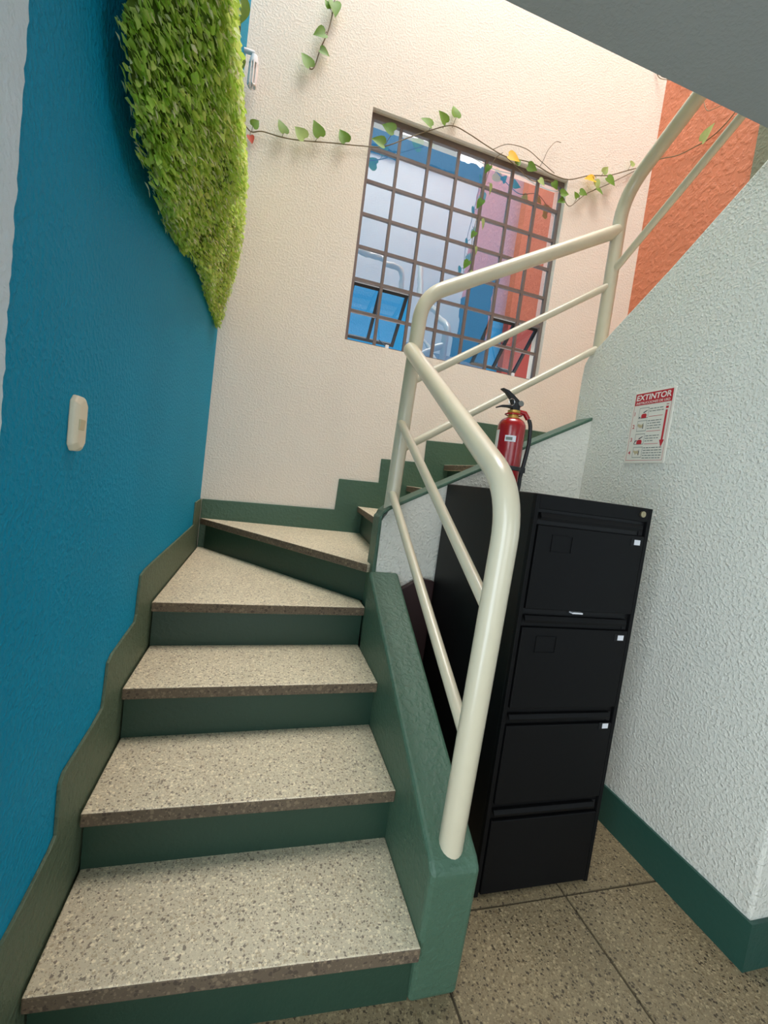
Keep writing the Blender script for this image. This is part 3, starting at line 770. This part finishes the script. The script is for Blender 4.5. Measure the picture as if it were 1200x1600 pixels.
def vine_leaf(parent, base, stalk_from, tip_dir, normal, size, mat):
    bm = bmesh.new(); heart_leaf(bm, size, random.uniform(0.15, 0.35), random.uniform(0.1, 0.35)); orient(bm, base, tip_dir, normal)
    lf = finish('leaf', bm, mat, parent, smooth=True)
    if stalk_from is not None:
        a, b = Vector(stalk_from), Vector(base); m_ = (a + b) / 2 + Vector((0, -0.008, 0.004))
        tube('stalk', [a, m_, b], 0.0017, M_stem, lf, 6)

def vine(parent, pts, r=0.0032, seg=7):
    P = [Vector(p) for p in pts]
    Q = []
    for i in range(len(P) - 1):   # Catmull-Rom
        p0, p1, p2, p3 = P[max(i-1, 0)], P[i], P[i+1], P[min(i+2, len(P)-1)]
        for k in range(5):
            t = k / 5
            Q.append(0.5 * ((2*p1) + (-p0 + p2)*t + (2*p0 - 5*p1 + 4*p2 - p3)*t*t + (-p0 + 3*p1 - 3*p2 + p3)*t**3))
    Q.append(P[-1])
    return tube('stem', Q, r, M_stem, parent, seg)

yv = 2.782
v1 = thing('trailing_vine', (0.44, yv, 4.0), 'short hanging vine with five green leaves high on the cream wall', 'vine')
vine(v1, [(0.446, yv, 4.06), (0.445, yv, 3.93), (0.440, 2.775, 3.846), (0.426, 2.772, 3.745), (0.396, 2.775, 3.645), (0.378, 2.78, 3.56), (0.365, 2.778, 3.527), (0.348, 2.775, 3.522)])
for b, s, tip, sz_, in (((0.440, 2.765, 3.905), (0.443, yv, 3.86), (0.25, -0.2, -1), 0.085), ((0.418, 2.765, 3.862), (0.441, yv, 3.85), (-0.5, -0.2, 0.6), 0.045), ((0.412, 2.765, 3.725), (0.424, yv, 3.745), (-0.9, -0.2, -0.5), 0.075), ((0.395, 2.765, 3.632), (0.394, yv, 3.640), (1, -0.1, -0.25), 0.06), ((0.350, 2.765, 3.522), (0.35, yv, 3.522), (-0.75, -0.15, 0.85), 0.082)):
    vine_leaf(v1, b, s, tip, (0.15, -1, 0.15), sz_, M_pothos)

v2 = thing('climbing_vine', (0.07, yv, 3.09), 'long climbing vine crossing the cream wall and the top edge of the window', 'vine')
vine(v2, [(0.03, 2.74, 3.10), (0.07, yv, 3.090), (0.131, yv, 3.111), (0.237, yv, 3.115), (0.345, yv, 3.132), (0.528, yv, 3.177), (0.68, yv, 3.211), (0.834, 2.79, 3.261), (0.986, yv, 3.359), (1.143, 2.775, 3.456), (1.246, 2.765, 3.501), (1.358, 2.775, 3.50), (1.50, yv, 3.475), (1.645, yv, 3.453), (1.837, yv, 3.473), (1.992, yv, 3.451), (2.136, yv, 3.457), (2.292, yv, 3.530), (2.45, yv, 3.58), (2.60, yv, 3.66), (2.73, yv, 3.73), (2.79, 2.70, 3.745), (2.795, 2.558, 3.679), (2.795, 2.415, 3.645), (2.795, 2.336, 3.631), (2.795, 2.25, 3.645), (2.795, 2.17, 3.69), (2.795, 2.05, 3.80)])
vine(v2, [(1.645, yv, 3.453), (1.75, 2.775, 3.40), (1.86, 2.775, 3.36), (1.99, 2.775, 3.40), (2.09, 2.775, 3.345), (2.17, yv, 3.29), (2.24, yv, 3.355), (2.302, yv, 3.416), (2.446, yv, 3.515), (2.567, yv, 3.604), (2.689, yv, 3.699)], 0.0026)
vine(v2, [(1.62, yv, 3.47), (1.575, 2.795, 3.42), (1.545, 2.80, 3.32), (1.53, 2.80, 3.20), (1.515, 2.80, 3.07), (1.50, 2.80, 2.94), (1.505, 2.80, 2.80), (1.512, 2.80, 2.72), (1.49, 2.80, 2.66)], 0.002)
for zz, sx in ((3.36, -1), (3.25, 1), (3.14, -1), (3.02, 1), (2.93, -1), (2.84, 1), (2.74, -1), (2.68, 1)):
    xx = 1.50 + 0.06 * (zz - 2.66) / 0.7
    vine_leaf(v2, (xx + 0.012 * sx, 2.792, zz + 0.01), (xx, 2.80, zz + 0.015), (0.55 * sx, 0.35, -1), (0.2 * sx, -0.6, 0.4), random.uniform(0.045, 0.062), M_pothos_pale if sx > 0 else M_pothos)
vine(v2, [(1.90, yv, 3.462), (1.918, 2.775, 3.51), (1.938, 2.77, 3.577), (1.985, 2.77, 3.646), (2.03, 2.775, 3.66)], 0.0018)
vine(v2, [(1.55, yv, 3.468), (1.64, 2.77, 3.52), (1.78, 2.77, 3.535), (1.90, 2.775, 3.50), (2.02, yv, 3.462)], 0.0022)
lv = [((0.079, 3.107), (0.075, 3.092), (0.6, 0.9), 0.055, 0), ((0.250, 3.128), (0.240, 3.115), (-0.5, 0.9), 0.075, 0), ((0.365, 3.136), (0.352, 3.132), (-0.9, 0.7), 0.080, 1), ((0.450, 3.175), (0.425, 3.15), (-0.6, 0.9), 0.085, 0), ((0.600, 3.190), (0.59, 3.185), (-0.6, 0.9), 0.080, 0),
      ((0.880, 3.345), (0.84, 3.265), (-1, 0.35), 0.082, 0), ((0.830, 3.250), (0.81, 3.25), (-1, 0.15), 0.082, 0), ((1.110, 3.450), (1.10, 3.43), (-1, 0.35), 0.080, 0), ((1.200, 3.50), (1.19, 3.478), (-0.7, 0.5), 0.078, 0), ((1.262, 3.555), (1.25, 3.502), (-0.3, 1), 0.078, 0),
      ((1.655, 3.450), (1.66, 3.455), (0.9, -0.2), 0.085, 2), ((1.72, 3.415), (1.72, 3.42), (0.5, 0.8), 0.05, 0), ((1.805, 3.430), (1.80, 3.40), (1, -0.2), 0.070, 0), ((1.90, 3.372), (1.89, 3.365), (0.8, -0.5), 0.055, 1), ((2.01, 3.39), (2.0, 3.40), (0.7, -0.8), 0.055, 0), ((2.08, 3.335), (2.08, 3.35), (0.9, 0.2), 0.065, 0), ((2.11, 3.30), (2.11, 3.32), (-0.8, -0.4), 0.05, 0),
      ((2.325, 3.50), (2.30, 3.53), (-1, -0.1), 0.080, 2), ((2.335, 3.50), (2.34, 3.54), (0.5, -0.9), 0.07, 1), ((2.425, 3.545), (2.43, 3.57), (0.7, -0.5), 0.080, 0), ((2.35, 3.445), (2.34, 3.44), (0.7, -0.35), 0.065, 0), ((2.225, 3.39), (2.24, 3.36), (0.7, -0.1), 0.06, 0), ((2.385, 3.565), (2.39, 3.555), (0.4, 0.6), 0.055, 1), ((2.60, 3.69), (2.60, 3.66), (0.7, 0.3), 0.05, 1), ((2.21, 3.345), (2.21, 3.33), (-0.6, 0.7), 0.045, 0)]
for b, s, tip, sz_, c in lv:
    vine_leaf(v2, (b[0], 2.762, b[1]), (s[0], yv, s[1]), (tip[0], random.uniform(-0.25, 0.05), tip[1]), (random.uniform(-0.3, 0.3), -1, random.uniform(-0.1, 0.5)), sz_, (M_pothos, M_pothos_pale, M_pothos_yellow)[c])
vine_leaf(v2, (2.775, 2.36, 3.628), (2.795, 2.35, 3.631), (-0.15, -0.75, 0.55), (-1, -0.2, 0.2), 0.095, M_pothos_pale)
# small red dry leaf at its root and tendrils by the ceiling edge
vine_leaf(v2, (0.07, 2.762, 3.055), (0.07, yv, 3.088), (0.4, -0.1, -1), (0.1, -1, 0.1), 0.045, M_dry)
td = thing('dry_tendril', (2.80, 2.78, 4.33), 'thin bare tendril curling across the top of the orange wall', 'vine')
vine(td, [(2.70, 2.785, 4.38), (2.735, 2.775, 4.325), (2.79, 2.70, 4.27), (2.80, 2.60, 4.18), (2.80, 2.52, 4.14)], 0.0025)
vine(td, [(2.70, 2.785, 4.40), (2.745, 2.77, 4.335), (2.80, 2.66, 4.25), (2.80, 2.55, 4.20)], 0.002)
vine(td, [(2.80, 2.46, 4.0), (2.80, 2.424, 3.918), (2.80, 2.39, 3.845), (2.80, 2.35, 3.82), (2.80, 2.29, 3.80)], 0.002)

# ------------------------------------------------------------------ hanging plant on the blue wall
hp_ = thing('hanging_plant', (0.0, 1.8, 3.9), 'dense lime green trailing plant hanging down the blue wall like a curtain', 'plant')
def lerp(tab, t):
    if t <= tab[0][0]: return tab[0][1]
    for (a, b), (c, d) in zip(tab, tab[1:]):
        if t <= c: return b + (d - b) * (t - a) / (c - a)
    return tab[-1][1]
bot = [(0.88, 2.02), (0.905, 1.95), (0.95, 1.88), (1.0, 1.84), (1.11, 1.805), (1.31, 1.84), (1.655, 1.90), (1.9, 1.925), (2.1, 1.945), (2.4, 1.955), (2.62, 1.945), (2.74, 2.03)]
ymax_z = [(1.9, 2.64), (2.0, 2.70), (2.3, 2.745), (2.75, 2.735), (2.9, 2.64), (3.1, 2.42), (3.3, 2.22), (3.6, 2.02), (4.0, 1.9)]
def thick(y, z):
    """how far the curtain stands off the wall"""
    h = z - lerp(bot, y)
    base = lerp([(0.9, 0.10), (1.2, 0.15), (1.7, 0.15), (2.2, 0.11), (2.75, 0.075)], y)
    d = base * min(1.0, 0.30 + 2.4 * max(h, 0)) + 0.02 * math.sin(7 * y + 2 * z) * math.sin(5 * z + y)
    # two overlapping lobes: the nearer one hangs proud of the next
    s1 = y - (1.62 + 0.55 * (z - 1.95)); s2 = y - (2.30 + 0.25 * (z - 1.95))
    if s1 < 0: d += 0.05 * min(1, -s1 / 0.10) * min(1, 0.2 + h * 2)
    if 0 <= s1 < 0.10: d -= 0.045 * (1 - s1 / 0.10)
    if 0 <= s2 < 0.08: d -= 0.04 * (1 - s2 / 0.08)
    ye = lerp(ymax_z, z); e = min((ye - y) / 0.10, (y - 0.84) / 0.06)
    d *= max(0.12, min(1.0, e)) ** 0.7
    # the curtain thins towards its roots, more so at the far end
    d = min(d, 0.318 - y * lerp([(0.50, 0.086), (0.575, 0.090), (0.655, 0.103), (0.78, 0.122), (0.90, 0.146)], (z - 1.24) / y))
    return max(d, 0.012)
# inner mass
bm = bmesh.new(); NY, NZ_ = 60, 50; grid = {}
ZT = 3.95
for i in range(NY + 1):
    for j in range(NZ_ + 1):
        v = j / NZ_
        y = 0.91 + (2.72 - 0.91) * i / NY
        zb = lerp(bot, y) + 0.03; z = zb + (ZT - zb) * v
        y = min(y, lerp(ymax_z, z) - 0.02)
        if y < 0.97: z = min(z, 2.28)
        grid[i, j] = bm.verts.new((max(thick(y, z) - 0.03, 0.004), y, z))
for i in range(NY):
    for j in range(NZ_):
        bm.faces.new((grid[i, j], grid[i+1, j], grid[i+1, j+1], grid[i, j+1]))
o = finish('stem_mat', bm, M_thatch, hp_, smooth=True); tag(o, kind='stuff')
# planter ledge it grows from
box('planter', (0.002, 0.95, 3.93), (0.20, 2.0, 4.10), M_white, hp_, bevel=0.01)

def small_leaf(size, w=0.42, fold=0.25, curl=0.35):
    p = [(0, 0), (0.3, w * 0.8), (0.6, w * 0.85), (1.0, 0)]
    vs = [(0, 0, 0), (0.33*size, w*0.85*size*0.55, fold*w*size*0.4), (0.66*size, w*0.6*size*0.55, fold*w*size*0.3 - curl*size*0.15), (size, 0, -curl*size*0.35), (0.66*size, -w*0.6*size*0.55, fold*w*size*0.3 - curl*size*0.15), (0.33*size, -w*0.85*size*0.55, fold*w*size*0.4), (0.33*size, 0, 0), (0.66*size, 0, -curl*size*0.15)]
    fs = [(0, 6, 1), (6, 7, 2, 1), (7, 3, 2), (0, 5, 6), (6, 5, 4, 7), (7, 4, 3)]
    return vs, fs
def leaf_frame(y, z, near):
    out = Vector((1, random.gauss(-0.2, 0.4), random.gauss(0.5, 0.35)))
    down = Vector((random.uniform(0.15, 1.0), random.gauss(0, 0.5), -1 + random.uniform(0, 0.8)))
    x = down.normalized(); n = (out - x * out.dot(x)).normalized(); yv_ = n.cross(x)
    return x, yv_, n
variants = []
for k in range(5):
    vs, fs = small_leaf(1.0, (1.05, 0.9, 1.2, 0.55, 0.95)[k])
    me = bpy.data.meshes.new('leaf'); me.from_pydata(vs, [], fs); me.materials.append(M_leaf[k])
    for p in me.polygons: p.use_smooth = True
    variants.append(me)
def sample(y0, y1):
    while True:
        y = random.uniform(y0, y1); zb = lerp(bot, y)
        z = zb + (4.0 - zb) * random.random() ** 1.25
        # only what the view can hold matters; above the frame the curtain just goes on
        if z > 1.24 + (y + 0.35) * 1.08: 
            if random.random() < 0.85: continue
        if y > lerp(ymax_z, z): continue
        if y < 0.97 and z > 2.27: continue
        return y, z
off = Vector((0.0, 1.8, 3.9))
n_part = 0
while n_part < 300:
    y, z = sample(0.905, 1.75)
    if random.random() > (1.75 - y) / 0.82 + 0.1: continue
    k = random.choices(range(5), (4, 5, 1.2, 3.0, 3))[0]
    s = random.uniform(0.014, 0.024) if k != 3 else random.uniform(0.012, 0.021)
    x, yy, n = leaf_frame(y, z, True)
    d = thick(y, z) + random.uniform(-0.005, 0.018)
    m = Matrix(((x.x*s, yy.x*s, n.x*s), (x.y*s, yy.y*s, n.y*s), (x.z*s, yy.z*s, n.z*s))).to_4x4(); m.translation = Vector((d, y, z)) - off
    o = bpy.data.objects.new('leaf', variants[k]); col.objects.link(o); o.parent = hp_; o.matrix_local = m
    n_part += 1
V, F, MI = [], [], []
lv_geo = [small_leaf(1.0, (1.05, 0.9, 1.2, 0.55, 0.95)[k]) for k in range(5)]
for q in range(56000):
    y, z = sample(0.90, 2.74)
    nearness = max(0.0, (2.0 - y) / 1.1)
    if random.random() > 0.55 + 0.45 * nearness: continue
    k = random.choices(range(5), (4, 5, 1.2, 3.8, 3))[0]
    s = (random.uniform(0.011, 0.020) if k != 3 else random.uniform(0.011, 0.019)) * (1 + 0.2 * nearness)
    x, yy, n = leaf_frame(y, z, False)
    d = max(0.008, thick(y, z) + random.uniform(-0.035, 0.010))
    b = len(V); vs, fs = lv_geo[k]
    c = Vector((d, y, z)) - off
    for p in vs: V.append(tuple(c + (x * p[0] + yy * p[1] + n * p[2]) * s))
    for f in fs: F.append(tuple(b + i for i in f)); MI.append(k)
me = bpy.data.meshes.new('foliage'); me.from_pydata(V, [], F)
for m in M_leaf: me.materials.append(m)
me.polygons.foreach_set('material_index', MI); me.polygons.foreach_set('use_smooth', [True] * len(F))
o = bpy.data.objects.new('foliage', me); col.objects.link(o); o.parent = hp_; tag(o, kind='stuff')
# two broad pothos leaves showing at the right of the curtain, near the corner
v5 = thing('corner_vine', (0.005, 2.3, 3.5), 'vine sprig with two broad green leaves on the blue wall beside the hanging plant', 'vine')
vine(v5, [(0.006, 2.18, 3.75), (0.010, 2.30, 3.50), (0.012, 2.37, 3.36), (0.012, 2.43, 3.20), (0.012, 2.46, 3.10)])
vine_leaf(v5, (0.022, 2.345, 3.36), (0.012, 2.36, 3.38), (0.02, 0.25, -1), (1, -0.5, 0.2), 0.10, M_pothos)
vine_leaf(v5, (0.025, 2.44, 3.19), (0.012, 2.43, 3.21), (0.05, 0.4, -1), (1, -0.5, 0.2), 0.07, M_pothos)
